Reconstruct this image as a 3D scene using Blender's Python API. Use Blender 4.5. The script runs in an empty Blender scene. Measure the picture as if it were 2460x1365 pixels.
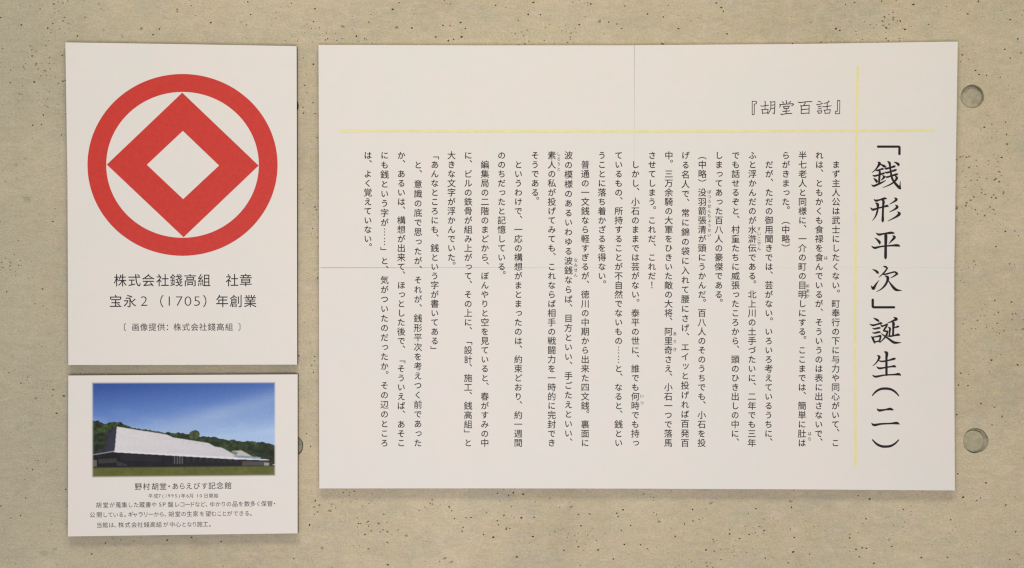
import bpy, math, random, bmesh
import numpy as np
from mathutils import Vector
from mathutils.geometry import delaunay_2d_cdt, tessellate_polygon

SC = bpy.context.scene
COL = SC.collection
# ------------------------------------------------------------------ camera
S = 0.000548            # metres on the wall per photo pixel (A1 panel = 1535 px)
D = 1.90                # camera to wall
cam = bpy.data.cameras.new('camera'); camo = bpy.data.objects.new('camera', cam); COL.objects.link(camo)
camo.location = (0, -D, 0); camo.rotation_euler = (math.radians(90), 0, 0)
cam.sensor_width = 36; cam.lens = 36 * D / (2460 * S); cam.clip_start = 0.05; cam.clip_end = 50
SC.camera = camo
# ------------------------------------------------------------------ world and lamps
W = bpy.data.worlds.new('World'); SC.world = W; W.use_nodes = True
bgn = W.node_tree.nodes['Background']
bgn.inputs[0].default_value = (1.0, 0.95, 0.89, 1); bgn.inputs[1].default_value = 0.25
def area(name, loc, target, sx, sy, power, col):
    l = bpy.data.lights.new(name, 'AREA'); l.shape = 'RECTANGLE'; l.size = sx; l.size_y = sy
    l.energy = power; l.color = col
    o = bpy.data.objects.new(name, l); COL.objects.link(o); o.location = loc
    o.rotation_euler = (Vector(target) - Vector(loc)).to_track_quat('-Z', 'Y').to_euler()
    return o
area('ceiling_lamp', (-0.55, -1.6, 2.5), (-0.2, 0, -0.1), 0.75, 0.6, 24, (1.0, 0.965, 0.94))
area('ceiling_lamp', (0.55, -1.6, 2.5), (0.25, 0, -0.1), 0.75, 0.6, 24, (1.0, 0.91, 0.56))  # ceiling light split in two, this half tinted to yellow the right side
area('fill_lamp', (-0.05, -1.8, -0.45), (-0.05, 0, -0.12), 1.0, 0.7, 17.2, (1.0, 0.935, 0.965))  # added fill, set low to brighten the bottom of the panels
SC.view_settings.view_transform = 'Standard'; SC.view_settings.look = 'None'
SC.view_settings.exposure = 0.0; SC.view_settings.gamma = 1.0
SC.render.film_transparent = False
SC.cycles.filter_width = 1.25

def P(px, py, d=0.0):
    """photo pixel -> point on the plane d metres in front of the wall"""
    k = S * (D - d) / D
    return Vector(((px - 1230) * k, -d, (682.5 - py) * k))

# ------------------------------------------------------------------ helpers
def tag(o, label=None, cat=None, group=None, kind=None):
    if label: o['label'] = label
    if cat: o['category'] = cat
    if group: o['group'] = group
    if kind: o['kind'] = kind
    return o
def mesh_obj(name, verts, faces, mats, parent=None, fm=None, smooth=False):
    m = bpy.data.meshes.new(name); m.from_pydata([tuple(v) for v in verts], [], faces)
    for a in (mats if isinstance(mats, (list, tuple)) else [mats]): m.materials.append(a)
    if fm: m.polygons.foreach_set('material_index', fm)
    if smooth: m.polygons.foreach_set('use_smooth', [True] * len(m.polygons))
    m.update()
    o = bpy.data.objects.new(name, m); COL.objects.link(o)
    if parent:
        o.parent = parent; o.matrix_parent_inverse = parent.matrix_world.inverted()
    return o
def empty(name, loc):
    o = bpy.data.objects.new(name, None); COL.objects.link(o); o.location = loc; o.empty_display_size = .05
    bpy.context.view_layer.update()
    return o

# ------------------------------------------------------------------ materials
def nodes(name):
    m = bpy.data.materials.new(name); m.use_nodes = True
    nt = m.node_tree; b = nt.nodes['Principled BSDF']
    return m, nt, b
def N(nt, t, **kw):
    n = nt.nodes.new(t)
    for k, v in kw.items():
        if hasattr(n, k): setattr(n, k, v)
        else: n.inputs[k].default_value = v
    return n
def noise(nt, co, scale, detail=4, rough=.55, dist=0):
    n = N(nt, 'ShaderNodeTexNoise'); n.inputs['Scale'].default_value = scale
    n.inputs['Detail'].default_value = detail; n.inputs['Roughness'].default_value = rough
    n.inputs['Distortion'].default_value = dist
    nt.links.new(co, n.inputs['Vector']); return n.outputs['Fac']
def ramp(nt, fac, stops):
    r = N(nt, 'ShaderNodeValToRGB'); e = r.color_ramp.elements
    while len(e) < len(stops): e.new(.5)
    for i, (p, c) in enumerate(stops):
        e[i].position = p; e[i].color = (c[0], c[1], c[2], 1)
    nt.links.new(fac, r.inputs[0]); return r.outputs[0]
def mix(nt, a, b, fac, mode='MIX'):
    m = N(nt, 'ShaderNodeMix', data_type='RGBA', blend_type=mode)
    for sock, v in ((m.inputs[6], a), (m.inputs[7], b), (m.inputs[0], fac)):
        if isinstance(v, bpy.types.NodeSocket): nt.links.new(v, sock)
        elif isinstance(v, tuple): sock.default_value = (*v, 1)
        else: sock.default_value = v
    return m.outputs[2]
def mapped(nt, scale=(1, 1, 1), loc=(0, 0, 0)):
    g = N(nt, 'ShaderNodeNewGeometry'); mp = N(nt, 'ShaderNodeMapping')
    mp.inputs['Scale'].default_value = scale; mp.inputs['Location'].default_value = loc
    nt.links.new(g.outputs['Position'], mp.inputs['Vector']); return mp.outputs[0]

def simple(name, col, rough=.6, var=.06, scale=60, spec=.3):
    m, nt, b = nodes(name); co = mapped(nt)
    f = noise(nt, co, scale, 5)
    lo = tuple(max(0, c * (1 - var)) for c in col); hi = tuple(min(1, c * (1 + var)) for c in col)
    nt.links.new(ramp(nt, f, [(.3, lo), (.7, hi)]), b.inputs['Base Color'])
    b.inputs['Roughness'].default_value = rough; b.inputs['Specular IOR Level'].default_value = spec
    return m

WALLC = (.575, .505, .366)
def concrete():
    m, nt, b = nodes('cast concrete')
    base = mapped(nt); horiz = mapped(nt, (1, 1, 2.1), (4, 0, 2)); fine = mapped(nt, (1, 1, 1.9))
    big = noise(nt, base, 3.2, 5, .6, .4)
    c = ramp(nt, big, [(.3, tuple(v * .82 for v in WALLC)), (.5, WALLC), (.7, (.65, .57, .42))])
    # cement clouding: faint grey green and faint pink patches
    g = noise(nt, mapped(nt, (1, 1, 1.5), (9, 3, 1)), 13, 7, .78, .8)
    c = mix(nt, c, (.480, .465, .380), ramp(nt, g, [(.47, (0, 0, 0)), (.70, (.8, .8, .8))]))
    p = noise(nt, mapped(nt, (1, 1, 1.4), (1, 7, 5)), 48, 6, .7, .5)
    c = mix(nt, c, (.65, .53, .43), ramp(nt, p, [(.50, (0, 0, 0)), (.68, (.75, .75, .75))]))
    y = noise(nt, mapped(nt, (1, 1, 1.4), (6, 2, 8)), 62, 5, .65, .3)
    c = mix(nt, c, (.565, .515, .335), ramp(nt, y, [(.50, (0, 0, 0)), (.68, (.7, .7, .7))]))
    # greyer and darker towards the left end of the wall, with a ragged boundary
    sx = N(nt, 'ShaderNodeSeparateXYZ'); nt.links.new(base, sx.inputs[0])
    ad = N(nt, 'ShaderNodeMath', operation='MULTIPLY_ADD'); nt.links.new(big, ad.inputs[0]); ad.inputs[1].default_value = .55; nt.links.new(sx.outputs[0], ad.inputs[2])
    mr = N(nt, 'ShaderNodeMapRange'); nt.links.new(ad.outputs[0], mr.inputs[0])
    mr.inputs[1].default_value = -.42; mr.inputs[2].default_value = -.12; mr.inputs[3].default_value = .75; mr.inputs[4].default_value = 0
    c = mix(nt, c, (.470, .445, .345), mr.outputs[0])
    st = noise(nt, horiz, 38, 8, .78, .4)
    c = mix(nt, c, ramp(nt, st, [(.3, (.91, .91, .91)), (.7, (1.06, 1.06, 1.06))]), 1.0, 'MULTIPLY')
    wisp = noise(nt, mapped(nt, (.8, 1, 2.6), (2, 2, 2)), 85, 8, .78, 1.0)
    c = mix(nt, c, ramp(nt, wisp, [(.35, (.82, .82, .80)), (.56, (1.03, 1.03, 1.03))]), .6, 'MULTIPLY')
    gr = noise(nt, fine, 330, 5, .85)
    c = mix(nt, c, ramp(nt, gr, [(.3, (.68, .67, .64)), (.7, (1.25, 1.25, 1.25))]), .85, 'MULTIPLY')
    # colour fleck
    cf = N(nt, 'ShaderNodeTexNoise'); cf.inputs['Scale'].default_value = 150; cf.inputs['Detail'].default_value = 3
    nt.links.new(fine, cf.inputs['Vector'])
    c = mix(nt, c, ramp(nt, cf.outputs['Fac'], [(.35, (.95, 1.02, .96)), (.65, (1.04, .98, 1.0))]), .7, 'MULTIPLY')
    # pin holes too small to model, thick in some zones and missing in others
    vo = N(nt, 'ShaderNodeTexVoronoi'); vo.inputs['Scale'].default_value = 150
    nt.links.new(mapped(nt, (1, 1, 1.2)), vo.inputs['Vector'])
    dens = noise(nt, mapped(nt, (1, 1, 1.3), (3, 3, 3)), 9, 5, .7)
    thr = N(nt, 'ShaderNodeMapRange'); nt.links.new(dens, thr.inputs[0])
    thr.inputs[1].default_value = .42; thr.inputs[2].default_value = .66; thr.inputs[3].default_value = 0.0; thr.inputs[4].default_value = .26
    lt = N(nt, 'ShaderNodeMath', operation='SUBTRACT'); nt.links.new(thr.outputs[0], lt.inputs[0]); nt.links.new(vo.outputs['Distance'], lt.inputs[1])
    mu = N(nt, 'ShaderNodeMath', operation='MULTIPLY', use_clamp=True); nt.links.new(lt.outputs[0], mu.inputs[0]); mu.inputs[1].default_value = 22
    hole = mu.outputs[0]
    c = mix(nt, c, (.20, .165, .10), hole)  # shade of the tiny pits painted into the wall colour
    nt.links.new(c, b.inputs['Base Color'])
    b.inputs['Roughness'].default_value = .82; b.inputs['Specular IOR Level'].default_value = .25
    bp = N(nt, 'ShaderNodeBump'); bp.inputs['Strength'].default_value = .35; bp.inputs['Distance'].default_value = .0006
    hh = N(nt, 'ShaderNodeMath', operation='ADD'); nt.links.new(gr, hh.inputs[0]); nt.links.new(st, hh.inputs[1])
    nt.links.new(hh.outputs[0], bp.inputs['Height']); nt.links.new(bp.outputs[0], b.inputs['Normal'])
    return m
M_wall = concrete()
M_pore = simple('pore shade', (.085, .068, .038), .95, .3, 300)  # shade inside the pits, put into the colour
M_pore_shade = simple('thin pore shade', (.21, .175, .115), .95, .3, 300)  # paler painted shade for the smallest pits
M_recess = simple('darkened hole side', (.42, .385, .28), .95, .2, 200)  # coloured darker than the wall to deepen the shade inside tie holes
M_stain_rim = simple('stain and pit rim', (.40, .37, .27), .9, .12, 200)  # stains, and painted rim shade on the wider pits
def mortar():
    m, nt, b = nodes('hole mortar'); co = mapped(nt)
    c = ramp(nt, noise(nt, co, 70, 6, .65, .5), [(.3, (.32, .30, .205)), (.5, (.40, .37, .26)), (.7, (.47, .435, .32))])
    c = mix(nt, c, ramp(nt, noise(nt, co, 600, 3), [(.3, (.75, .75, .75)), (.7, (1.15, 1.15, 1.15))]), .8, 'MULTIPLY')
    nt.links.new(c, b.inputs['Base Color']); b.inputs['Roughness'].default_value = .85
    bp = N(nt, 'ShaderNodeBump'); bp.inputs['Strength'].default_value = .4; bp.inputs['Distance'].default_value = .0006
    nt.links.new(noise(nt, co, 260, 5), bp.inputs['Height']); nt.links.new(bp.outputs[0], b.inputs['Normal'])
    return m
M_mortar = mortar()
def paper():
    m, nt, b = nodes('matt print paper'); co = mapped(nt)
    c = ramp(nt, noise(nt, co, 9, 3), [(.35, (.775, .765, .742)), (.65, (.80, .765, .735))])
    c = mix(nt, c, ramp(nt, noise(nt, mapped(nt, (1, 1, 1), (5, 5, 5)), 55, 3), [(.42, (.985, 1.0, .985)), (.58, (1.012, .995, 1.005))]), .8, 'MULTIPLY')
    c = mix(nt, c, ramp(nt, noise(nt, co, 900, 2), [(.3, (.985, .985, .985)), (.7, (1.01, 1.01, 1.01))]), .8, 'MULTIPLY')
    nt.links.new(c, b.inputs['Base Color']); b.inputs['Roughness'].default_value = .6; b.inputs['Specular IOR Level'].default_value = .25
    bp = N(nt, 'ShaderNodeBump'); bp.inputs['Strength'].default_value = .05; bp.inputs['Distance'].default_value = .0002
    nt.links.new(noise(nt, co, 700, 2), bp.inputs['Height']); nt.links.new(bp.outputs[0], b.inputs['Normal'])
    return m
M_paper = paper()
M_black = simple('black foam board', (.030, .026, .020), .8, .1)
M_grey = simple('pale foam board', (.50, .46, .45), .8, .05)
M_ink = simple('black ink', (.012, .009, .012), .5, .2, 400)
M_ink2 = simple('body ink', (.014, .010, .008), .5, .2, 400)
M_inkg = simple('thin grey ink', (.055, .045, .050), .5, .15, 400)
M_inkr = simple('reading aid ink', (.05, .04, .03), .5, .15, 400)
M_red = simple('red ink', (.600, .044, .034), .55, .07, 260)
M_yel = simple('yellow ink', (.82, .77, .40), .55, .04, 80)

# ------------------------------------------------------------------ the concrete wall with real pits and form-tie holes
random.seed(7)
def pts(src, ox, oy, k):
    return [(ox + a[0] / k, oy + a[1] / k, (a[2] if len(a) > 2 else 1.4)) for a in src]
PORES = []
PORES += pts([(148,220),(185,95),(80,240,1.2),(1205,398,2),(1380,378,1.8),(660,497,2),(1595,408,1.5),(1580,420),(2272,115,2),(2322,457,3.2),(2118,533),(760,420,1.5),(2375,188,3),(2230,290,2)],0,1165,3)
PORES += pts([(468,368,2.6),(1172,220,2),(1298,237,2.4),(1188,319,2),(1265,520,2),(747,530,2.8),(1728,296,2),(1995,228,1.8),(1985,205,1.8),(1790,210,1.7),(1708,212),(2290,265,3),(2040,430,1.7),(1710,447,1.8),(1850,470,2.2),(1960,535,1.8),(193,263,1.5),(123,280),(170,358,1.5),(195,462,1.5),(330,413,1.5),(335,577,2),(1310,68,2.3),(1240,57,2.2),(1255,57,1.6),(1205,75,1.4),(1125,60,1.5),(1095,378,2.5),(1380,372,1.7),(2030,180,2),(1655,160,2.8),(1605,472,1.8),(795,555,2.6),(870,333,1.5),(2157,433,1.8),(2205,460,1.4),(2407,372,1.6),(878,306),(1025,358,1.5),(935,236),(815,243),(2085,293,1.5),(2018,327,1.6)],820,1165,3)
PORES += pts([(72,179,1.8),(84,180,2.2),(203,133,3),(228,147,1.6),(780,118,3),(1347,102,2.4),(805,380,2),(1204,383,2),(797,485,2.4),(822,495,1.8),(338,354,2),(345,372,1.6),(410,387,1.4),(168,470,2),(1507,443,1.5),(2022,90,2.5),(1932,252,1.6),(785,162,1.8),(527,172,1.5),(1265,78,1.4),(1250,465,2),(1295,455,1.8),(1325,457,1.6),(1720,523,1.6),(1907,521,1.6),(1380,565,1.8),(2357,538,1.6),(2330,145,2),(595,528,1.5),(75,260,1.5),(13,282,1.3),(2400,338,1.7),(1322,244,1.5),(1592,178,1.5),(588,330,1.8),(915,500),(1272,518,1.5),(762,562),(480,357)],1640,1165,3)
PORES += pts([(155,57,2),(337,176,3),(692,182,3),(665,62,2.4),(655,70,1.5),(1110,148,2),(995,167,1.5),(1040,170,1.4),(1555,95,2),(1635,98,1.4),(1890,163,2),(2022,142,3.4),(2083,146,1.5),(1965,27,2),(1945,20,1.3),(2338,92,1.8),(2138,158,1.4),(2170,187,1.5),(427,238,2),(948,243,2),(1117,243,2.5),(1030,268,2),(1065,258,1.6),(790,185,2),(800,175,1.4),(1588,17,2),(1342,35,1.5),(145,143,1.5),(2190,40,1.3),(2443,112,1.3),(508,146),(480,252),(1489,133),(1143,188)],700,0,2.733)
PORES += pts([(92,112,1.6),(190,188,1.7),(1225,189,2.5),(1250,200,1.6),(1556,184,2),(1648,138,2),(1678,193,2),(1735,30,2),(472,50,2),(487,75,1.4),(440,20,1.6),(425,9,1.8),(2090,92,1.6),(2420,255,2),(1127,277,1.5),(86,289,3),(940,287,1.6),(2370,130,1.5),(510,223,1.6),(2160,9,2),(1525,8,1.5),(1347,17),(124,34)],1560,0,2.733)
PORES += pts([(410,33,2.6),(1352,75,2.6),(1075,222,2.8),(1215,222,2),(590,275,2),(363,215,2),(363,207,1.4),(163,190,2),(475,422,1.5),(290,528,1.3),(260,627,2),(250,955,1.5),(330,877,1.6),(1608,173,2),(1912,112,1.5),(2390,490,2),(1890,15,1.5),(78,630,1.3),(2405,65,1.4),(242,380,1.3),(1168,265,1.6),(315,950,1.2),(470,1030,1.4),(5,135,1.5)],0,0,3.175)
PORES += pts([(197,205,1.8),(133,865,3),(210,920,2.2),(198,832,1.5),(237,855,2),(78,808,1.5),(122,1130,1.3),(78,1300,2),(245,1203,1.8),(158,457,1.8),(69,368,1.3),(25,467,1.5),(3,1265,1.5)],0,400,1.551)
PORES += pts([(145,158,1.8),(165,180,1.5),(205,184,1.5),(305,42,1.6),(335,90,1.6),(72,73,2),(318,560,2),(315,508,1.5),(288,633,2),(95,632,1.6),(193,468,1.6),(195,952,1.8),(308,1038,1.5),(318,1038,1.8),(360,1035,1.3),(255,1120,1.5),(43,905,1.3),(280,195,1.3),(393,62,1.5),(308,440,1.4)],2280,100,2.275)
PORES += pts([(342,286,1.8),(250,277,1.4),(270,342,1.5),(232,604,2.4),(243,610,1.8),(375,630,2),(175,841,1.8),(103,743,1.5),(52,740,1.5),(250,860,1.3),(290,912,1.6),(42,902,1.6),(202,1275,1.9),(48,1225,1.6),(78,1353,2),(330,78,1.4),(65,675,1.5),(235,958,1.4)],2280,600,2.275)
PORES += [(717,855,2.0),(729,272,1.6),(732,205,1.3),(752,247,1.3),(737,223,1.2),(728,258,1.2),(757,273,1.4),(762,331,1.2),(755,867,1.2),(749,878,1.3),(753,895,1.4),(756,857,1.2),(746,1073,1.3),(737,1042,1.2)]
STAINS = pts([(318,492,7),(390,468,5),(400,410,7)],0,1165,3) + pts([(192,1212,4),(120,1260,5),(932,277,4)],0,0,3.175) + pts([(100,122,8),(114,960,6)],0,400,1.551) + [(1697,1352,4),(2137,1297,4),(1835,1248,3.5)]
HOLES = [dict(c=(2336, 232), r=28.3, depth=.0070), dict(c=(2344, 1059), r=30.5, depth=.0040),
         dict(c=(701.3, 1071.5), r=27.2, depth=.0080), dict(c=(691.5, 255), r=26.0, depth=.0180)]
def blocked(x, y, r):
    for h in HOLES:
        if math.hypot(x - h['c'][0], y - h['c'][1]) < h['r'] + r + 3: return True
    return False
allp = []
def add_pore(x, y, r, kind):
    if blocked(x, y, r * 1.5): return False
    for (a, b_, c, _) in allp:
        if abs(a - x) < 1.7 * (c + r) + .6 and abs(b_ - y) < 1.7 * (c + r) + .6: return False
    allp.append((x, y, r, kind)); return True
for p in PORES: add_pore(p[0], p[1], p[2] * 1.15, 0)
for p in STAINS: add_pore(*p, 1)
centres = [(random.uniform(-500, 2960), random.uniform(-400, 1760), random.uniform(10, 60)) for _ in range(170)]
n = 0; tries = 0
def visible_wall(x, y):
    if 775 < x < 2285 and 118 < y < 1165: return False
    if 172 < x < 705 and (110 < y < 868 or 910 < y < 1278): return False
    return True
while n < 4200 and tries < 50000:
    tries += 1
    if random.random() < .62:
        c = random.choice(centres); x = random.gauss(c[0], c[2] * 1.4); y = random.gauss(c[1], c[2] * .6)
    else:
        x = random.uniform(-800, 3260); y = random.uniform(-700, 2060)
    if not visible_wall(x, y): continue
    if x < 165 and random.random() < .6: continue
    if x > 2290 and random.random() < .7: continue
    r = min(1.45, .48 + random.expovariate(4.2))
    if add_pore(x, y, r, 0): n += 1

V2 = []; E2 = []; regions = []
def ring(ptsl, reg):
    s = len(V2); V2.extend([(a, b_) for a, b_ in ptsl]); k = len(ptsl)
    E2.extend([(s + i, s + (i + 1) % k) for i in range(k)]); regions.append(reg + (s, k))
X0, X1, Y0, Y1 = -3400, 5860, -2600, 3960
s0 = len(V2); V2 += [(X0, Y0), (X1, Y0), (X1, Y1), (X0, Y1)]; E2 += [(0, 1), (1, 2), (2, 3), (3, 0)]
for hi, h in enumerate(HOLES):
    cx, cy = h['c']; L = []
    for i in range(56):
        a = i / 56 * 2 * math.pi
        rr = h['r'] * (1 + .012 * math.sin(3 * a + hi) + .008 * math.sin(7 * a + 2 * hi))
        L.append((cx + rr * math.cos(a), cy + rr * math.sin(a)))
    ring(L, ('hole', hi))
for pi, (x, y, r, kd) in enumerate(allp):
    k = 5 if r < .9 else (8 if r < 2.4 else 12)
    asp = random.uniform(1.0, 1.5); ph = random.uniform(0, 6.28); rot = random.uniform(-.5, .5) if random.random() < .7 else random.uniform(0, 3.1)
    L = []
    for i in range(k):
        a = i / k * 2 * math.pi
        rr = r * random.uniform(.78, 1.2)
        u, v = rr * math.cos(a) * asp, rr * math.sin(a) / asp ** .5
        L.append((x + u * math.cos(rot) - v * math.sin(rot), y + u * math.sin(rot) + v * math.cos(rot)))
    ring(L, ('pore', pi))
res = delaunay_2d_cdt([Vector(v) for v in V2], E2, [], 0, 1e-4)
ov, oe, of, origv = res[0], res[1], res[2], res[3]
from mathutils.geometry import intersect_point_tri_2d
# drop triangles lying inside a ring: all three original verts belong to the same ring
owner = {}
for ri, r_ in enumerate(regions):
    s, k = r_[-2], r_[-1]
    for i in range(s, s + k): owner[i] = ri
newown = [owner.get(o[0], -1) if o else -1 for o in origv]
faces = []
def inside_ring(tri, ri):
    s, k = regions[ri][-2], regions[ri][-1]
    cx = sum(ov[i].x for i in tri) / 3; cy = sum(ov[i].y for i in tri) / 3
    c = False; poly = V2[s:s + k]; j = k - 1
    for i in range(k):
        xi, yi = poly[i]; xj, yj = poly[j]
        if (yi > cy) != (yj > cy) and cx < (xj - xi) * (cy - yi) / (yj - yi) + xi: c = not c
        j = i
    return c
for f in of:
    o3 = {newown[i] for i in f}
    if len(o3) == 1 and -1 not in o3 and inside_ring(f, next(iter(o3))): continue
    a, b_, c_ = (ov[i] for i in f[:3])
    cross = (b_ - a).x * (c_ - a).y - (b_ - a).y * (c_ - a).x
    # facing -Y in the scene; photo y runs down
    faces.append(tuple(f) if cross < 0 else tuple(reversed(f)))
verts = [P(v.x, v.y) for v in ov]; fmat = [0] * len(faces)
first = {}
for i, o in enumerate(origv):
    for q in o: first[q] = i
for reg in regions:
    typ, idx, s, k = reg
    rim = [first[i] for i in range(s, s + k)]
    if typ == 'hole':
        dep = HOLES[idx]['depth']; cx, cy = HOLES[idx]['c']
        base = len(verts)
        for q in range(k):
            p = verts[rim[q]]; verts.append(Vector((p.x, dep * .25, p.z)))
        for q in range(k):
            p = verts[rim[q]]; c = P(cx, cy); w = Vector((c.x + (p.x - c.x) * .93, dep + .0012, c.z + (p.z - c.z) * .93)); verts.append(w)
        for q in range(k):
            a, b_ = rim[q], rim[(q + 1) % k]; c, d = base + q, base + (q + 1) % k; e, f = base + k + q, base + k + (q + 1) % k
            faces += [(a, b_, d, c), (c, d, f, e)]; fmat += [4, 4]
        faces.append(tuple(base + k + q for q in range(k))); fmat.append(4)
    else:
        x, y, r, kd = allp[idx]
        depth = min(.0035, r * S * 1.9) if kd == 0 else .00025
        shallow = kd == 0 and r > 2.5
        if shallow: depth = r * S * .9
        base = len(verts); c = P(x, y)
        for q in range(k):
            p = verts[rim[q]]; verts.append(Vector((c.x + (p.x - c.x) * .72, depth * .75, c.z + (p.z - c.z) * .72)))
        verts.append(Vector((c.x, depth, c.z)))
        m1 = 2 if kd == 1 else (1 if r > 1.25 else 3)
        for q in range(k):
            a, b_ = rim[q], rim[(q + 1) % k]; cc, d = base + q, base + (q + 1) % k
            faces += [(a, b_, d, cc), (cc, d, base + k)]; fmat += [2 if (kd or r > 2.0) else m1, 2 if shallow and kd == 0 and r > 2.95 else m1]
# back and sides of the slab
b0 = len(verts); TH = .20
cor = [first[0], first[1], first[2], first[3]]
for i in cor: verts.append(verts[i] + Vector((0, TH, 0)))
for i in range(4):
    faces.append((cor[i], cor[(i + 1) % 4], b0 + (i + 1) % 4, b0 + i)); fmat.append(0)
faces.append((b0, b0 + 1, b0 + 2, b0 + 3)); fmat.append(0)
wall = mesh_obj('concrete_wall', verts, faces, [M_wall, M_pore, M_stain_rim, M_pore_shade, M_recess], fm=fmat)
tag(wall, 'beige board-formed concrete wall with air pores, behind the mounted panels', kind='structure')

def plug(cx, cy, r, yb, dome, name='hole_plug', label=None, mat=None, wob=.01):
    """rounded mortar disc closing a form-tie hole"""
    vs = []; fs = []; k = 56; c = P(cx, cy)
    prof = [(1.0, .004), (1.0, .0006), (.97, .0002), (.85, 0), (.6, -dome * .3), (.3, -dome * .6), (.1, -dome * .7)]
    for rr, dy in prof:
        for i in range(k):
            a = i / k * 2 * math.pi
            w = 1 + wob * math.sin(2 * a + cx) + wob * .7 * math.sin(5 * a + cy)
            n_ = random.uniform(-.00008, .00008)
            vs.append(Vector((c.x + r * S * rr * w * math.cos(a), yb + dy + n_, c.z + r * S * rr * w * math.sin(a))))
    for j in range(len(prof) - 1):
        for i in range(k):
            a, b_ = j * k + i, j * k + (i + 1) % k
            fs.append((a, b_, b_ + k, a + k))
    fs.append(tuple((len(prof) - 1) * k + i for i in range(k)))
    o = mesh_obj(name, vs, fs, mat or M_mortar, wall, smooth=True)
    if label: o['label'] = label
    return o
plug(2334.6, 232.8, 27.2, .0040, .0003, label='round mortar plug set back in the hole near the upper right')
plug(2338.8, 1060, 25.6, .0006, .0005, label='round mortar plug almost flush in the hole near the lower right', wob=.012)
plug(699.5, 1071.5, 25.6, .0052, .0002, label='mortar plug half hidden behind the photo panel')

# ------------------------------------------------------------------ panels
def outline(top, right, bottom, left):
    """closed px outline, clockwise in the photo, from edge polylines"""
    return top + right[1:] + bottom[1:] + left[1:-1]
def slab(name, poly, d0, d1, mats, parent):
    """poly in photo px; back face at d0 from the wall, front at d1; mats = (face, side)"""
    k = len(poly); vs = [P(x, y, d1) for x, y in poly]
    vs += [Vector((v.x, -d0, v.z)) for v in vs[:k]]
    fs = [tuple(range(k))[::-1], tuple(range(k, 2 * k))]; fm = [0, 1]
    for i in range(k):
        fs.append((i, (i + 1) % k, k + (i + 1) % k, k + i)); fm.append(1)
    o = mesh_obj(name, vs, fs, mats, parent, fm)
    bm = bmesh.new(); bm.from_mesh(o.data); bmesh.ops.recalc_face_normals(bm, faces=bm.faces); bm.to_mesh(o.data); bm.free()
    return o

# ---------- glyphs of the built-in font, fetched once each
_g = {}
def glyph(ch, off):
    key = (ch, off)
    if key in _g: return _g[key]
    cu = bpy.data.curves.new('g', 'FONT'); cu.size = 1; cu.resolution_u = 3; cu.offset = off; cu.body = ch
    o = bpy.data.objects.new('g', cu); COL.objects.link(o)
    dg = bpy.context.evaluated_depsgraph_get(); dg.update()
    m = bpy.data.meshes.new_from_object(o.evaluated_get(dg))
    vs = np.zeros(len(m.vertices) * 3, 'f'); m.vertices.foreach_get('co', vs); vs = vs.reshape(-1, 3)[:, :2]
    fs = [tuple(p.vertices) for p in m.polygons]
    bpy.data.objects.remove(o); bpy.data.curves.remove(cu); bpy.data.meshes.remove(m)
    _g[key] = (vs, fs); return _g[key]
SMALL = 'っょゃュッャ'
KANA = set('あいうえおかがきぎくぐけげこごさざしじすずせぜそぞただちつづてでとどなにのはばひびふぶへほぼまみむめもやゆよらりるれろわをん')
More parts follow.
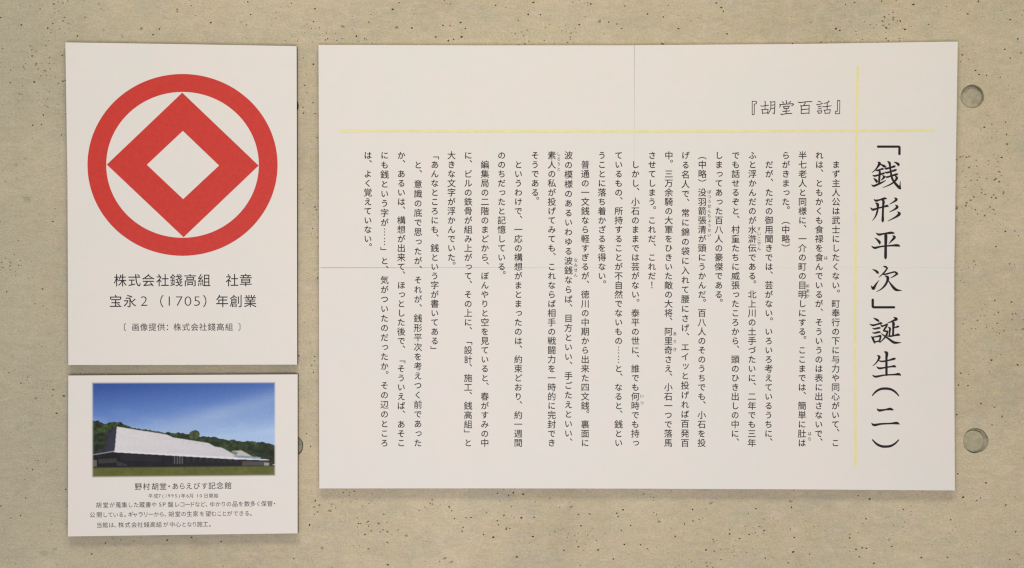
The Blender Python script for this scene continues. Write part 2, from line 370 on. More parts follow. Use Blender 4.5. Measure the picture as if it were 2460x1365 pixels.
class Ink:
    def __init__(s): s.v = []; s.f = []
    def char(s, ch, x, y, em, depth, vertical=False, off=0.0, sl=0.0, sx=1.0, ang=0.0, bold=0.0):
        """ch centred on photo pixel x,y ; em in photo px"""
        if ch in ' 　': return
        g, fs = glyph(ch, off)
        if len(g) == 0: return
        q = g - np.array([.5, .38], 'f')
        lat = ch in '0123456789SP()'
        if lat or ch in '！': q = g - np.array([(g[:, 0].min() + g[:, 0].max()) / 2, .345], 'f')
        if ch in '…': q = g - (g.min(0) + g.max(0)) / 2
        if ch in KANA: q = q * .93
        if vertical:
            if ch in '「」『』（）ー…〔〕': q = np.stack([q[:, 1], -q[:, 0]], 1)
            elif ch in '、。': q = q + np.array([.61, .68], 'f')
            elif ch in SMALL: q = q + np.array([.07, .09], 'f')
        q = q * em; q[:, 0] *= sx; q[:, 1] += q[:, 0] * sl
        if ang:
            c_, s_ = math.cos(ang), math.sin(ang)
            q = np.stack([q[:, 0] * c_ - q[:, 1] * s_, q[:, 0] * s_ + q[:, 1] * c_], 1)
        for di, (dx, dy) in enumerate([(bold, 0), (-bold, 0), (0, bold), (0, -bold)] if bold else [(0, 0)]):
            b = len(s.v); s.v += [P(x + a + dx * em, y - c + dy * em, depth + di * 1.5e-6) for a, c in q.tolist()]
            s.f += [tuple(b + i for i in f) for f in fs]
    def stroke(s, pts_, depth, k=0):
        """brush stroke: (x, y, width) in photo px, smoothed, with round ends"""
        p = [np.array(a, float) for a in pts_]
        if len(p) > 2:
            q = []
            for i in range(len(p) - 1):
                a = p[max(i - 1, 0)]; b_ = p[i]; c = p[i + 1]; d = p[min(i + 2, len(p) - 1)]
                for t in (0, .2, .4, .6, .8):
                    q.append(.5 * (2 * b_ + (c - a) * t + (2 * a - 5 * b_ + 4 * c - d) * t * t + (3 * b_ - a - 3 * c + d) * t ** 3))
            q.append(p[-1]); p = q
        s.poly(p, depth + k * 1.2e-6)
    def poly(s, p, depth):
        L = []; R = []
        for i, a in enumerate(p):
            t = p[min(i + 1, len(p) - 1)][:2] - p[max(i - 1, 0)][:2]
            t = t / (np.linalg.norm(t) + 1e-9); n_ = np.array([-t[1], t[0]])
            L.append(a[:2] + n_ * a[2] / 2); R.append(a[:2] - n_ * a[2] / 2)
        b = len(s.v); k = len(p)
        s.v += [P(a[0], a[1], depth) for a in L + R]
        s.f += [(b + i, b + i + 1, b + k + i + 1, b + k + i) for i in range(k - 1)]
        for idx in (0, k - 1):
            c = p[idx]; b = len(s.v); s.v.append(P(c[0], c[1], depth + 5e-7))
            for j in range(12): s.v.append(P(c[0] + c[2] / 2 * math.cos(j * math.pi / 6), c[1] + c[2] / 2 * math.sin(j * math.pi / 6), depth + 5e-7))
            s.f += [(b, b + 1 + j, b + 1 + (j + 1) % 12) for j in range(12)]
    def build(s, name, mat, parent, label=None):
        o = mesh_obj(name, s.v, s.f, mat, parent)
        if label: o['label'] = label
        return o

TB = .0090                      # board front face from the wall
TI = TB + .00012                # ink layer
# ---------- large text panel: four boards butted together
big = empty('text_panel', P(1531, 1175, 0))
tag(big, 'large cream landscape panel of vertical Japanese text with yellow cross lines', 'information panel', 'information panels on the wall')
gL, gC, gR = .85, .06, .10       # width of the horizontal joint at left, centre, right
vT, vM, vB = .6, .04, .05
TL = outline([(765, 108), (1150, 109.2), (1524 - vT / 2, 109)], [(1524 - vT / 2, 109), (1523.9 - .09, 330), (1523 - vM / 2, 643.2 - gC / 2)],
             [(1523 - vM / 2, 643.2 - gC / 2), (1150, 643.3 - gL / 2 + .25), (775, 643.6 - gL / 2), (766.2, 643.6 - gL / 8)], [(766.2, 643.6 - gL / 8), (766.2, 400), (765, 108)])
TR = outline([(1524 + vT / 2, 108.8), (1926, 105.8), (2301, 100)], [(2301, 100), (2297, 345), (2292.6, 640), (2292.5, 643.2 - gR / 2)],
             [(2292.5, 643.2 - gR / 2), (1900, 643.3 - gR / 2), (1523 + vM / 2, 643.2 - gC / 2)], [(1523 + vM / 2, 643.2 - gC / 2), (1523.9 + .09, 330), (1524 + vT / 2, 108.8)])
BL = outline([(766.2, 643.6 + gL / 8), (775, 643.6 + gL / 2), (1150, 643.3 + gL / 2 - .25), (1523 - vM / 2, 643.2 + gC / 2)], [(1523 - vM / 2, 643.2 + gC / 2), (1521.5 - vB / 2, 1174)],
             [(1521.5 - vB / 2, 1174), (1150, 1173.4), (767, 1173.6)], [(767, 1173.6), (766.5, 900), (766.2, 643.6 + gL / 8)])
BR = outline([(1523 + vM / 2, 643.2 + gC / 2), (1900, 643.3 + gR / 2), (2292.5, 643.2 + gR / 2)], [(2292.5, 643.2 + gR / 2), (2292.6, 900), (2294, 1178.5)],
             [(2294, 1178.5), (1900, 1175.7), (1521.5 + vB / 2, 1174)], [(1521.5 + vB / 2, 1174), (1523 + vM / 2, 643.2 + gC / 2)])
for nm, pl in (('upper left', TL), ('upper right', TR), ('lower left', BL), ('lower right', BR)):
    slab('board', pl, .0009, TB, [M_paper, M_grey], big)['label'] = nm + ' quarter board of the large text panel'
# mounting pads between board and wall
def pad(parent, x, y, w, h):
    slab('mounting_pad', [(x, y), (x + w, y), (x + w, y + h), (x, y + h)], -.00001, .0009, [M_black, M_black], parent)
for x, y in ((830, 150), (1460, 150), (1560, 150), (2180, 150), (830, 560), (2180, 560), (830, 700), (2180, 700), (830, 1090), (1460, 1090), (1560, 1090), (2180, 1090)): pad(big, x, y, 50, 30)

def rule(pts_, w, parent):
    k = Ink(); p = [np.array((a, b_, w), float) for a, b_ in pts_]
    L = []; 
    for i, a in enumerate(p):
        t = p[min(i + 1, len(p) - 1)][:2] - p[max(i - 1, 0)][:2]; t /= np.linalg.norm(t); n_ = np.array([-t[1], t[0]])
        L.append((a[:2] + n_ * w / 2, a[:2] - n_ * w / 2))
    return L
def rule_obj(pts_, w, d, lab):
    L = rule(pts_, w, None); vs = [P(a[0], a[1], d) for a, _ in L] + [P(b_[0], b_[1], d) for _, b_ in L]; k = len(L)
    o = mesh_obj('rule_line', vs, [(i, i + 1, k + i + 1, k + i) for i in range(k - 1)], M_yel, big); o['label'] = lab
rule_obj([(815, 314.6), (1524, 315.8), (2060, 314.2), (2243, 313.4)], 6.4, TI, 'long horizontal yellow rule across the panel')
rule_obj([(2061, 160), (2057.3, 314), (2056.2, 540), (2054.2, 730), (2054.6, 1110), (2054.8, 1122)], 6.2, TI + 3e-6, 'tall vertical yellow rule left of the title')

COLS = [
 ('　まず主人公は武士にしたくない。町奉行の下に与力や同心がいて、こ', 0),
 ('れは、ともかくも食禄を食んでいるが、そういうのは表に出さないで、', 0),
 ('半七老人と同様に、一介の町の目明しにする。ここまでは、簡単に肚は', 0),
 ('らがきまった。（中略）', 0),
 ('　だが、ただの御用聞きでは、芸がない。いろいろ考えているうちに、', 0),
 ('ふと浮かんだのが水滸伝である。北上川の土手づたいに、二年でも三年', 0),
 ('でも話せるぞと、村童たちに威張ったころから、頭のひき出しの中に、', 0),
 ('しまってあった百八人の豪傑である。', 0),
 ('（中略）没羽箭張清が頭にうかんだ。百八人のそのうちでも、小石を投', 0),
 ('げる名人で、常に錦の袋に入れて腰にさげ、エイッと投げれば百発百', 1),
 ('中。三万余騎の大軍をひきいた敵の大将、阿里奇さえ、小石一つで落馬', 0),
 ('させてしまう。これだ、これだ！', 0),
 ('　しかし、小石のままでは芸がない。泰平の世に、誰でも何時でも持っ', 0),
 ('ているもの、所持することが不自然でないもの……と、なると、銭とい', 0),
 ('うことに落ち着かざるを得ない。', 0),
 ('　普通の一文銭なら軽すぎるが、徳川の中期から出来た四文銭。裏面に', 0),
 ('波の模様のあるいわゆる波銭ならば、目方といい、手ごたえといい、', 1),
 ('素人の私が投げてみても、これならば相手の戦闘力を一時的に完封でき', 0),
 ('そうである。', 0),
 ('　というわけで、一応の構想がまとまったのは、約束どおり、約一週間', 0),
 ('ののちだったと記憶している。', 0),
 ('　編集局の二階のまどから、ぼんやりと空を見ていると、春がすみの中', 0),
 ('に、ビルの鉄骨が組み上がって、その上に、「設計、施工、銭高組」と', 0),
 ('大きな文字が浮かんでいた。', 0),
 ('「あんなところにも、銭という字が書いてある」', 0),
 ('　と、意識の底で思ったが、それが、銭形平次を考えつく前であった', 1),
 ('か、あるいは、構想が出来て、ほっとした後で、「そういえば、あそこ', 0),
 ('にも銭という字が……」と、気がついたのだったか。その辺のところ', 1),
 ('は、よく覚えていない。', 0)]
for i, (t, just) in enumerate(COLS):
    k = Ink(); x0 = 2008.6 - 40.17 * i; x1 = x0 - 1.6 if i < 12 else x0 - .4
    pitch = 23.03 if just else 22.28
    for j, ch in enumerate(t):
        y = 373.3 + pitch * j
        k.char(ch, x0 + (x1 - x0) * (y - 373) / 690, y, 21.0, TI, True, 0.0, bold=(.014 if ch in KANA else .009))
    k.build('text_column', M_ink2, big)
RUBY = [('すいこでん', 1823.5, 550, 597.5), ('は', 1984, 619.6, 619.6), ('めあか', 1940.3, 687, 711), ('はら', 1945, 1042, 1054.5),
        ('ぼつうせんちょうせい', 1704, 461, 565), ('ありき', 1621.3, 802, 839.5), ('いつ', 1542, 951.5, 968), ('なみせん', 1383, 625, 661), ('しろうと', 1342.2, 370, 406.7)]
for t, x, ya, yb in RUBY:
    k = Ink()
    for j, ch in enumerate(t):
        k.char(ch, x, ya + (yb - ya) * j / max(1, len(t) - 1), 10.6, TI, True, 0.0, bold=.008)
    k.build('reading_aid', M_inkr, big)

# ---------- brushed title characters, stroke by stroke (photo zoom coordinates, 6.5 per px)
TITLE = [
 ((2040, 330), '「', [[(450,146,27),(770,146,27)],[(770,146,27),(779,148,27),(786,156,27)],[(786,156,28),(785,260,30)]]),
 ((2040, 330), '銭', [
  [(446,386,8),(474,408,36),(442,466,22),(402,515,15),(356,550,7)],
  [(474,404,12),(510,432,20),(548,452,32),(570,464,18)],
  [(412,508,8),(440,518,22),(490,502,20),(522,494,26),(534,498,14)],
  [(368,592,8),(398,604,22),(460,588,20),(528,566,24),(550,560,18)],
  [(462,518,14),(478,535,26),(472,620,26),(468,712,24)],
  [(382,640,8),(408,662,26),(430,690,32),(428,706,12)],
  [(524,596,12),(545,618,28),(528,645,22),(496,672,7)],
  [(350,742,8),(382,760,24),(440,738,25),(510,706,20),(572,673,7)],
  [(550,490,8),(582,490,24),(650,472,20),(700,456,28),(720,450,14)],
  [(558,540,8),(590,552,24),(660,532,20),(716,514,28),(738,508,14)],
  [(562,612,8),(592,622,22),(660,602,20),(736,580,28),(758,574,14)],
  [(598,378,8),(628,398,30),(638,450,24),(650,545,24),(668,632,26),(698,690,28),(744,748,32),(786,788,34),(800,800,22)],
  [(793,798,26),(795,745,15),(797,688,7)],
  [(726,610,16),(744,636,32),(712,686,22),(640,738,17),(526,786,7)],
  [(702,388,8),(738,400,22),(768,425,34),(766,444,14)]]),
 ((2040, 330), '形', [
  [(388,968,8),(418,990,28),(480,976,20),(548,956,28),(580,957,16)],
  [(335,1100,8),(370,1130,28),(440,1110,20),(540,1085,20),(590,1072,30),(610,1078,14)],
  [(410,1026,10),(444,1046,34),(446,1110,24),(430,1190,22),(402,1250,15),(365,1298,7)],
  [(508,980,12),(536,1000,32),(530,1080,26),(526,1200,26),(524,1296,32),(523,1318,18)],
  [(710,946,12),(738,970,32),(702,1004,20),(630,1046,7)],
  [(724,1058,12),(752,1088,32),(706,1128,20),(628,1168,7)],
  [(758,1165,12),(785,1196,36),(722,1248,22),(605,1308,7)]]),
 ((2040, 540), '平', [
  [(422,130,8),(466,154,28),(550,140,20),(655,126,30),(702,134,14)],
  [(400,205,7),(440,235,22),(474,275,34),(474,300,14)],
  [(680,170,10),(708,196,34),(668,245,22),(620,296,7)],
  [(350,336,8),(400,362,28),(490,342,20),(650,327,20),(755,323,32),(790,338,12)],
  [(553,150,10),(572,168,38),(570,330,32),(568,500,34),(567,528,20)]]),
 ((2040, 540), '次', [
  [(365,697,7),(418,722,26),(446,750,30),(452,764,12)],
  [(342,955,8),(376,996,38),(402,958,28),(436,905,16),(466,868,5)],
  [(538,650,12),(572,660,24),(598,680,16)],
  [(596,678,18),(556,736,20),(505,786,14),(463,822,7)],
  [(525,768,12),(556,776,20),(640,754,18),(710,738,20),(746,764,30)],
  [(752,768,22),(706,798,18),(650,832,7)],
  [(560,800,10),(602,824,36),(592,890,28),(552,956,24),(492,1012,14),(425,1045,6)],
  [(605,860,8),(650,928,22),(700,990,34),(735,1016,32),(780,1025,18),(820,1027,6)]]),
 ((2040, 540), '」', [[(368,1172,30),(368,1272,30)],[(368,1272,29),(371,1284,28),(384,1290,28)],[(384,1290,28),(702,1290,28)]]),
 ((2040, 730), '誕', [
  [(380,222,7),(430,248,28),(460,270,22)],
  [(322,316,8),(370,336,24),(440,319,20),(494,303,28),(514,306,12)],
  [(366,384,8),(398,391,20),(462,378,24),(486,378,14)],
  [(362,450,8),(398,457,20),(462,442,24),(486,444,14)],
  [(343,512,8),(366,532,26),(382,572,26),(399,606,24)],
  [(362,524,14),(430,512,18),(482,502,26),(490,515,24),(480,560,22),(472,590,20)],
  [(395,594,16),(440,588,18),(474,578,18)],
  [(492,324,8),(514,350,24),(555,334,18),(590,326,26)],
  [(590,328,22),(580,354,24),(553,395,22),(541,420,24)],
  [(541,420,20),(562,426,22),(600,432,22)],
  [(600,434,20),(588,474,24),(552,532,19),(480,606,9)],
  [(500,464,8),(550,500,18),(620,550,24),(680,594,30),(718,608,30),(770,608,18),(812,606,5)],
  [(698,212,12),(740,238,34),(690,263,22),(640,286,15),(588,303,6)],
  [(672,288,14),(692,304,34),(688,400,26),(685,490,26)],
  [(700,372,12),(738,364,20),(762,355,24),(775,357,14)],
  [(608,364,8),(636,386,26),(632,440,22),(628,500,20)],
  [(590,500,10),(640,507,20),(715,493,20),(766,483,30),(788,493,12)]]),
 ((2040, 730), '生', [
  [(440,808,10),(472,830,32),(450,882,20),(415,930,14),(368,970,7)],
  [(455,885,10),(518,900,20),(620,882,18),(696,860,28),(722,858,14)],
  [(430,980,8),(470,1008,26),(560,996,18),(660,980,20),(705,976,30),(728,986,12)],
  [(548,750,10),(586,770,38),(582,850,28),(582,1000,30),(583,1110,28)],
  [(365,1114,8),(415,1138,26),(550,1114,18),(700,1106,20),(775,1100,32),(802,1118,12)]]),
 ((2040, 900), '（', [[(363,326,14),(420,264,24),(490,227,28),(568,219,30),(648,230,28),(718,270,24),(773,330,14)]]),
 ((2040, 900), '二', [[(434,532,7),(470,560,30),(560,549,20),(640,538,32),(684,552,16)],[(348,756,7),(390,788,30),(500,771,22),(650,764,20),(742,758,32),(785,775,10)]]),
 ((2040, 900), '）', [[(363,1018,14),(428,1083,26),(500,1118,30),(570,1125,30),(648,1115,28),(718,1076,22),(773,1020,14)]]),
]
for (ox, oy), ch, strokes in TITLE:
    k = Ink()
    for si, st in enumerate(strokes):
        k.stroke([(ox + a / 6.5, oy + b_ / 6.5, w / 6.5 * 1.3) for a, b_, w in st], TI, si)
    k.build('title_character', M_ink, big)
SUB = [
 ('『', [[(168,545),(168,232),(262,232),(270,242),(265,290),(228,293),(218,305),(216,540),(205,547),(168,545)]], 13),
 ('胡', [[(370,336),(405,347),(480,334),(555,325)],[(463,234),(476,252),(470,420)],[(388,424),(404,442),(410,525)],[(402,432),(545,419)],[(545,419),(530,515)],[(410,514),(528,504)],
   [(590,238),(608,262),(606,400),(580,470),(540,530)],[(608,252),(705,240)],[(705,240),(700,400),(690,530)],[(690,530),(655,506)],[(612,325),(695,315)],[(610,402),(695,390)]], 14),
 ('堂', [[(968,214),(980,238),(975,296)],[(878,242),(915,275)],[(1080,234),(1035,268)],[(818,306),(832,330),(818,372)],[(832,310),(900,303),(1120,288)],[(1120,288),(1145,305),(1100,340)],
   [(900,356),(914,372),(922,405)],[(908,358),(1045,345)],[(1045,345),(1022,400)],[(920,404),(1025,398)],[(970,406),(970,520)],[(890,464),(910,470),(1050,457)],[(840,532),(870,541),(980,525),(1105,518)]], 15),
 ('百', [[(1260,248),(1300,263),(1450,242),(1582,240)],[(1425,260),(1410,290),(1380,332)],[(1310,334),(1326,352),(1326,522)],[(1326,342),(1515,323)],[(1515,323),(1510,525)],[(1330,430),(1508,413)],[(1326,522),(1508,508)]], 15),
 ('話', [[(1725,232),(1800,252)],[(1692,302),(1715,313),(1835,282)],[(1722,358),(1740,360),(1802,342)],[(1728,408),(1745,409),(1810,392)],[(1705,458),(1720,475),(1735,520)],[(1715,462),(1812,452)],[(1812,452),(1795,512)],[(1738,516),(1798,506)],
   [(1968,222),(1988,236),(1950,260),(1870,280)],[(1838,352),(1870,361),(2035,338)],[(1930,264),(1942,282),(1938,430)],[(1862,438),(1880,455),(1890,520)],[(1872,445),(2015,428)],[(2015,428),(1998,515)],[(1888,516),(2000,509)]], 14),
 ('』', [[(2182,470),(2184,212),(2230,210),(2240,222),(2235,525),(2135,527),(2130,485),(2142,468),(2184,465)]], 13)]
for ch, strokes, w in SUB:
    k = Ink()
    for si, st in enumerate(strokes):
        q = [(1790 + a / 9.84, 220 + b_ / 9.84, w / 9.84 * 1.3 * (1.1 if (j == 1 and len(st) > 2 and ch not in '『』') else 1)) for j, (a, b_) in enumerate(st)]
        if ch in '『』':
            for a, b_ in zip(q[:-1], q[1:]): k.stroke([a, b_], TI, si)
        else: k.stroke(q, TI, si)
    k.build('subtitle_character', M_ink2, big)

# ---------- emblem panel
emb = empty('emblem_panel', P(438, 876, 0))
tag(emb, 'upright white panel with the red ring and diamond emblem, upper left of the wall', 'information panel', 'information panels on the wall')
pe = outline([(157, 102), (440, 106.3), (712.6, 111)], [(712.6, 111), (713.4, 500), (714, 876)], [(714, 876), (440, 876.8), (164, 877)], [(164, 877), (162, 430), (160, 300), (157, 102)])
slab('board', pe, .0012, TB - .0003, [M_black, M_black], emb)
slab('paper_sheet', pe, TB - .0003, TB, [M_paper, M_paper], emb)
for x, y in ((200, 160), (620, 160), (200, 800), (620, 800)):
    slab('mounting_pad', [(x, y), (x + 50, y), (x + 50, y + 30), (x, y + 30)], -.00001, .0012, [M_black, M_black], emb)
def annulus(name, outer, inner, parent, label):
    k = len(outer); vs = [P(x, y, TI) for x, y in outer + inner]
    o = mesh_obj(name, vs, [(i, (i + 1) % k, k + (i + 1) % k, k + i) for i in range(k)], M_red, parent); o['label'] = label
el = lambda cx, cy, rx, ry, n_=160: [(cx + rx * math.cos(2 * math.pi * i / n_), cy + ry * math.sin(2 * math.pi * i / n_)) for i in range(n_)]
annulus('emblem_ring', el(438.5, 396.3, 228.3, 218.3), el(438.5, 396.2, 183.3, 175.2), emb, 'flat red ring of the emblem')
annulus('emblem_diamond', [(437.8, 222.8), (621.3, 398), (441, 570), (256.6, 395.6)], [(439.3, 314.5), (526.3, 397.8), (440, 478.6), (352.6, 396)], emb, 'red diamond with a hollow diamond inside the ring')
def line(chars, xs, ya, yb, em, mat, parent, bold=0.0, name='caption_line', dg=1.0, sx=1.0):
    k = Ink(); x0, x1 = xs[0], xs[-1]
    ang = math.atan2(ya - yb, x1 - x0) if x1 > x0 else 0
    for ch, x in zip(chars, xs):
        y = ya + (yb - ya) * (x - x0) / max(1e-6, x1 - x0)
        e = em * (dg if ch in '0123456789' else 1)
        lat = ch in '0123456789SP()'
        k.char(ch, x, y, e, TI, False, ((-.012 if em > 20 else -.002) if lat else 0.0), ang=ang, sx=(1.1 if lat else sx), bold=(0 if lat else bold))
    return k.build(name, mat, parent)
zx = lambda L, o, s_: [o + a / s_ for a in L]
line('株式会社錢高組', zx([590, 725, 858, 995, 1125, 1258, 1390], 140, 3.968), 673.6, 673.3, 32, M_ink, emb, .002)
line('社章', zx([1657, 1787], 140, 3.968), 673.3, 673.2, 32, M_ink, emb, .002)
k = Ink()
for ch, x in zip('宝永', (547, 683)): k.char(ch, 140 + x / 3.968, 723.5, 32, TI, False, 0.0, bold=.002)
k.char('2', 140 + 818 / 3.968, 723.4, 34, TI, False, -.016, sx=1.18)
k.char('（', 378.7, 723.5, 31, TI, False, 0.0); 
for ch, x in zip('1705', (1058, 1153, 1236, 1322)): k.char(ch, 140 + x / 3.968, 723.4, 34, TI, False, -.016, sx=1.18)
k.char('）', 501.9, 723.5, 31, TI, False, 0.0)
for ch, x in zip('年創業', (1562, 1695, 1830)): k.char(ch, 140 + x / 3.968, 723.5, 32, TI, False, 0.0, bold=.002)
k.build('caption_line', M_ink, emb)
line('〔画像提供：株式会社錢高組〕', zx([610, 737, 817, 898, 980, 1060, 1135, 1217, 1300, 1380, 1462, 1545, 1628, 1752], 140, 3.968), 786.0, 785.6, 19.6, M_inkg, emb, .004)

# ---------- photo panel
pho = empty('photo_panel', P(438, 1286, 0))
tag(pho, 'small white panel with a colour photo of a white-roofed hall, below the emblem panel', 'information panel', 'information panels on the wall')
pp = outline([(164, 902.3), (440, 900.8), (715, 899.5)], [(715, 899.5), (715, 1281.5)], [(715, 1281.5), (440, 1285), (163, 1289)], [(163, 1289), (164, 902.3)])
slab('board', pp, .0012, TB - .0003, [M_black, M_black], pho)
slab('paper_sheet', pp, TB - .0003, TB, [M_paper, M_paper], pho)
for x, y in ((200, 940), (620, 940), (200, 1220), (620, 1220)):
    slab('mounting_pad', [(x, y), (x + 50, y), (x + 50, y + 30), (x, y + 30)], -.00001, .0012, [M_black, M_black], pho)
Z3 = (150, 860, 3.033)
line('野村胡堂・あらえびす記念館', zx([553, 612, 675, 733, 778, 822, 872, 922, 978, 1035, 1090, 1148, 1207], 150, 3.033), 1169.3, 1166.6, 18.2, M_inkg, pho, .006)
line('平成7(1995)年6月10日開館', zx([641, 680, 708, 733, 755, 777, 802, 828, 850, 880, 912, 940, 985, 1008, 1046, 1083, 1120], 150, 3.033), 1191.6, 1191.0, 11.4, M_inkg, pho, .0)
line('胡堂が蒐集した蔵書やSP盤レコードなど、ゆかりの品を数多く保管・', zx([265, 315, 362, 407, 452, 495, 537, 580, 625, 668, 713, 742, 788, 835, 873, 912, 945, 983, 1023, 1062, 1092, 1133, 1173, 1213, 1257, 1300, 1345, 1387, 1428, 1467, 1512, 1545], 150, 3.033), 1213.6, 1210.0, 14.4, M_inkg, pho, .002)
line('公開している。ギャラリーから、胡堂の生家を望むことができる。', zx([218, 268, 311, 350, 387, 427, 470, 497, 530, 570, 607, 645, 685, 723, 762, 792, 840, 883, 925, 970, 1017, 1062, 1103, 1143, 1180, 1218, 1262, 1303, 1345, 1385], 150, 3.033), 1237.0, 1233.2, 14.2, M_inkg, pho, .002)
line('当館は、株式会社錢高組が中心となり施工。', zx([268, 312, 356, 396, 427, 475, 522, 567, 613, 658, 703, 752, 800, 843, 886, 925, 962, 1000, 1043, 1087], 150, 3.033), 1261.6, 1259.3, 14.2, M_inkg, pho, .002)

# the flat printed picture: one sheet with its colours as printed, 1 vertex per photo pixel
def lin(c):
    c = np.asarray(c, float) / 255; return np.where(c <= .04045, c / 12.92, ((c + .055) / 1.055) ** 2.4)
def picture():
    nx, ny = 460, 248
    xs = np.linspace(205, 1562, nx); ys = np.linspace(166, 888, ny)     # zoom coordinates
    X, Y = np.meshgrid(xs, ys)
    rng = np.random.default_rng(3)
    def smooth_noise(cx, cy, oct_=4, seed=0):
        r = np.random.default_rng(seed); out = np.zeros_like(X); amp = 1; tot = 0
        for o in range(oct_):
            gx, gy = int(cx * 2 ** o) + 2, int(cy * 2 ** o) + 2
            g = r.random((gy, gx)); u = (X - xs[0]) / (xs[-1] - xs[0]) * (gx - 1.001); v = (Y - ys[0]) / (ys[-1] - ys[0]) * (gy - 1.001)
            i = u.astype(int); j = v.astype(int); fu = u - i; fv = v - j
            fu = fu * fu * (3 - 2 * fu); fv = fv * fv * (3 - 2 * fv)
            out += amp * (g[j, i] * (1 - fu) * (1 - fv) + g[j, i + 1] * fu * (1 - fv) + g[j + 1, i] * (1 - fu) * fv + g[j + 1, i + 1] * fu * fv)
            tot += amp; amp *= .55
        return out / tot
    t = np.clip((Y - 180) / 420, 0, 1); rx = (X - 218) / 1330
    a = np.array([46, 78, 148.]); b = np.array([94, 126, 188.]); c = np.array([166, 188, 220.])
    tt = np.clip(t * .9 + rx * .26 - .02, 0, 1)[..., None]
    img = np.where(tt < .5, a + (b - a) * tt * 2, b + (c - b) * (tt - .5) * 2)
    cl = smooth_noise(5, 9, 5, 5); band = np.exp(-((Y - (640 - .28 * (X - 200) + 30)) / 70) ** 2) * np.clip(rx * 1.5, 0, 1)
    cl2 = np.clip((cl - .45) * 2.2, 0, 1) * np.clip((Y - 330) / 150, 0, 1) * .30 + band * .28
    img = img + (np.array([205, 212, 222.]) - img) * cl2[..., None]
    def ed(pairs): return np.interp(xs, [p[0] for p in pairs], [p[1] for p in pairs])
    def blend(mask, col):
        nonlocal img
        img = img + (col - img) * np.clip(mask, 0, 1)[..., None]
    jag = smooth_noise(50, 2, 3, 8)[0] * 22 - 10
    hill = ed([(205, 448), (260, 455), (300, 474), (340, 470), (375, 462), (430, 472), (470, 492), (520, 512), (600, 520), (700, 533), (780, 545), (850, 548), (920, 552), (1000, 570), (1100, 578), (1200, 592), (1300, 602), (1400, 607), (1450, 610), (1500, 622), (1562, 640)]) + jag
    hn = smooth_noise(60, 34, 4, 11); hb = smooth_noise(14, 9, 3, 12)
    hcol = np.array([26, 38, 20.]) + (np.array([74, 92, 46.]) - np.array([26, 38, 20.])) * np.clip((hn - .3) * 1.8 * (.5 + hb), 0, 1)[..., None]
    hcol = hcol * (1 - .42 * np.clip((X - 1330) / 200, 0, 1) * np.clip((Y - 620) / 60, 0, 1))[..., None]
    blend((Y - hill[None]) / 4, hcol)
    tr = np.hypot((X - 963) / 38, (Y - 562) / 36) + (smooth_noise(70, 40, 2, 20) - .5) * .5
    blend((1 - tr) * 8, np.array([70, 82, 50.]) + (hn[..., None] - .5) * 70)
    def poly_mask(pl):
        ins = np.zeros(X.shape, bool); j = len(pl) - 1
        for i in range(len(pl)):
            xi, yi = pl[i]; xj, yj = pl[j]
            if yi != yj: ins ^= ((yi > Y) != (yj > Y)) & (X < (xj - xi) * (Y - yi) / (yj - yi) + xi)
            j = i
        m = ins.astype(float)
        return (m + np.roll(m, 1, 0) + np.roll(m, -1, 0) + np.roll(m, 1, 1) + np.roll(m, -1, 1)) / 5
    eave = lambda x: 682 + (x - 380) * (742 - 682) / (1505 - 380)
    # dark facade and end wall
    blend(poly_mask([(205, 708), (378, 684), (1508, 745), (1508, 786), (1100, 792), (205, 800)]), np.array([24, 22, 28.]) + (smooth_noise(30, 10, 3, 30)[..., None] - .5) * 16)
    blend(poly_mask([(397, 500), (378, 684), (205, 712), (205, 560), (300, 545)]) * .92, np.array([44, 46, 52.]) * (.75 + .5 * hn[..., None]))
    blend(poly_mask([(397, 500), (378, 684), (322, 692), (330, 600), (352, 545)]), np.array([50, 48, 66.]))
    blend(poly_mask([(205, 560), (330, 545), (318, 640), (205, 700)]) * .8, hcol * .75)
    blend(poly_mask([(218, 742), (252, 742), (252, 792), (218, 792)]), np.array([104, 92, 82.]))
    blend(poly_mask([(262, 738), (395, 730), (395, 764), (262, 770)]) * .5, np.array([88, 84, 84.]))
    blend(poly_mask([(420, 700), (720, 716), (720, 756), (420, 750)]) * .22, np.array([64, 66, 80.]))
    for x in (812, 832, 852, 870):
        blend(poly_mask([(x, 715), (x + 9, 716), (x + 9, 772), (x, 772)]), np.array([88, 90, 92.]))
    for x in range(905, 1300, 44):
        blend(poly_mask([(x, 722), (x + 24, 723), (x + 24, 762), (x, 762)]) * .25, np.array([74, 74, 78.]))
    blend(poly_mask([(1310, 752), (1500, 756), (1500, 784), (1310, 786)]) * .6, np.array([110, 106, 98.]))
    blend(poly_mask([(1470, 762), (1508, 764), (1508, 786), (1470, 786)]), np.array([150, 150, 142.]))
    blend(poly_mask([(396, 752), (470, 776), (470, 786), (396, 786)]) * .25, np.array([140, 140, 136.]))
    # roof
    rt = 700
    roof = [(396, 500), (560, 527), (700, 548), (765, 560), (805, 579), (900, 594), (1065, 620), (1110, 646), (1162, 654), (1228, 690), (1272, 716), (1300, 733), (380, 680)]
    rn = smooth_noise(16, 30, 4, 40)
    blend(poly_mask(roof), np.array([214, 207, 206.]) + (rn[..., None] - .5) * 12 - ((X - 400) / 900)[..., None] * np.array([14, 12, 8.]))
    for x0 in (868, 918, 966, 1014, 1060):
        blend(poly_mask([(x0, 597 + (x0 - 868) * .14), (x0 + 16, 612 + (x0 - 868) * .14), (x0 + 12, 615 + (x0 - 868) * .14)]) * .6, np.array([150, 148, 150.]))
    blend(poly_mask([(1228, 684), (1242, 676), (1306, 674), (1388, 720), (1262, 712)]), np.array([186, 180, 172.]))
    blend(poly_mask([(1228, 684), (1242, 676), (1280, 690), (1262, 712)]), np.array([128, 124, 106.]))
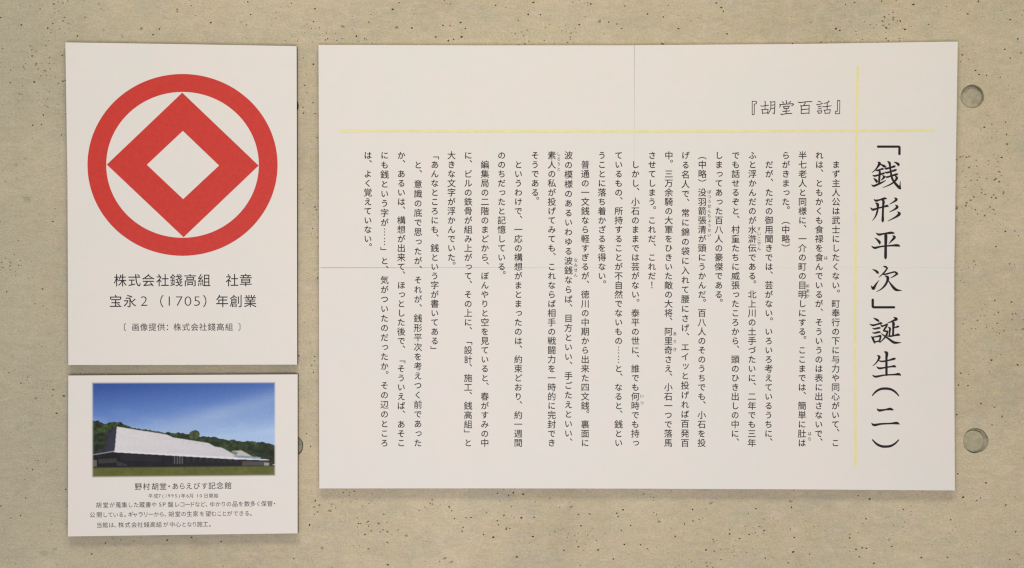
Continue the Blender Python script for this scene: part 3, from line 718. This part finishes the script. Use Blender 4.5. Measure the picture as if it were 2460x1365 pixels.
    blend(poly_mask([(1236, 712), (1440, 722), (1452, 738), (1276, 730)]), np.array([132, 152, 178.]))
    blend(poly_mask([(370, 676), (1506, 740), (1506, 747), (1250, 739), (376, 688)]), np.array([222, 218, 218.]))
    blend(poly_mask([(205, 706), (375, 677), (378, 684), (205, 712)]), np.array([158, 154, 156.]))
    # lawn
    gl = 797 - (X - 218) / 1330 * 12
    gn = smooth_noise(40, 26, 4, 50)
    gcol = np.array([76, 84, 34.]) + (np.array([112, 106, 54.]) - np.array([76, 84, 34.])) * np.clip(gn * .9 + (Y - 800) / 200 * .3, 0, 1)[..., None]
    blend((Y - gl) / 5, gcol)
    blend(np.exp(-((Y - gl - 2) / 5) ** 2) * .5, np.array([52, 56, 30.]))
    blend(poly_mask([(1530, 776), (1562, 774), (1562, 780), (1530, 782)]), np.array([210, 205, 200.]))
    img += rng.normal(0, 3.6, X.shape)[..., None] + rng.normal(0, 2.0, X.shape + (3,))
    # soft printed edge
    bot = 872 - (X - 218) / 1330 * 12; top = 181 - (X - 218) / 1330 * 3
    e = np.minimum.reduce([(X - 209) / 20, (1557 - X) / 18, (Y - top + 8) / 19, (bot - Y + 6) / 20])
    e = np.clip(e, 0, 1); e = e * e * (3 - 2 * e)
    L = lin(np.clip(img, 0, 255)) * np.array([1.03, 1.10, 1.17])
    paperc = np.array([.788, .765, .738])
    L = paperc + (L - paperc) * e[..., None]
    verts = [P(150 + x / 3.033, 860 + y / 3.033, TI) for y in ys for x in xs]
    fs = [(j * nx + i, (j + 1) * nx + i, (j + 1) * nx + i + 1, j * nx + i + 1) for j in range(ny - 1) for i in range(nx - 1)]
    m, nt, b_ = nodes('printed picture')
    at = N(nt, 'ShaderNodeVertexColor'); at.layer_name = 'print'; nt.links.new(at.outputs[0], b_.inputs['Base Color'])
    b_.inputs['Roughness'].default_value = .55; b_.inputs['Specular IOR Level'].default_value = .25
    o = mesh_obj('printed_picture', verts, fs, m, pho)
    ca = o.data.color_attributes.new('print', 'FLOAT_COLOR', 'POINT')
    ca.data.foreach_set('color', np.concatenate([np.clip(L, 0, 1).reshape(-1, 3), np.ones((nx * ny, 1))], 1).astype('f').ravel())
    o['label'] = 'printed photo of a long white-roofed hall before wooded hills under blue sky'
picture()
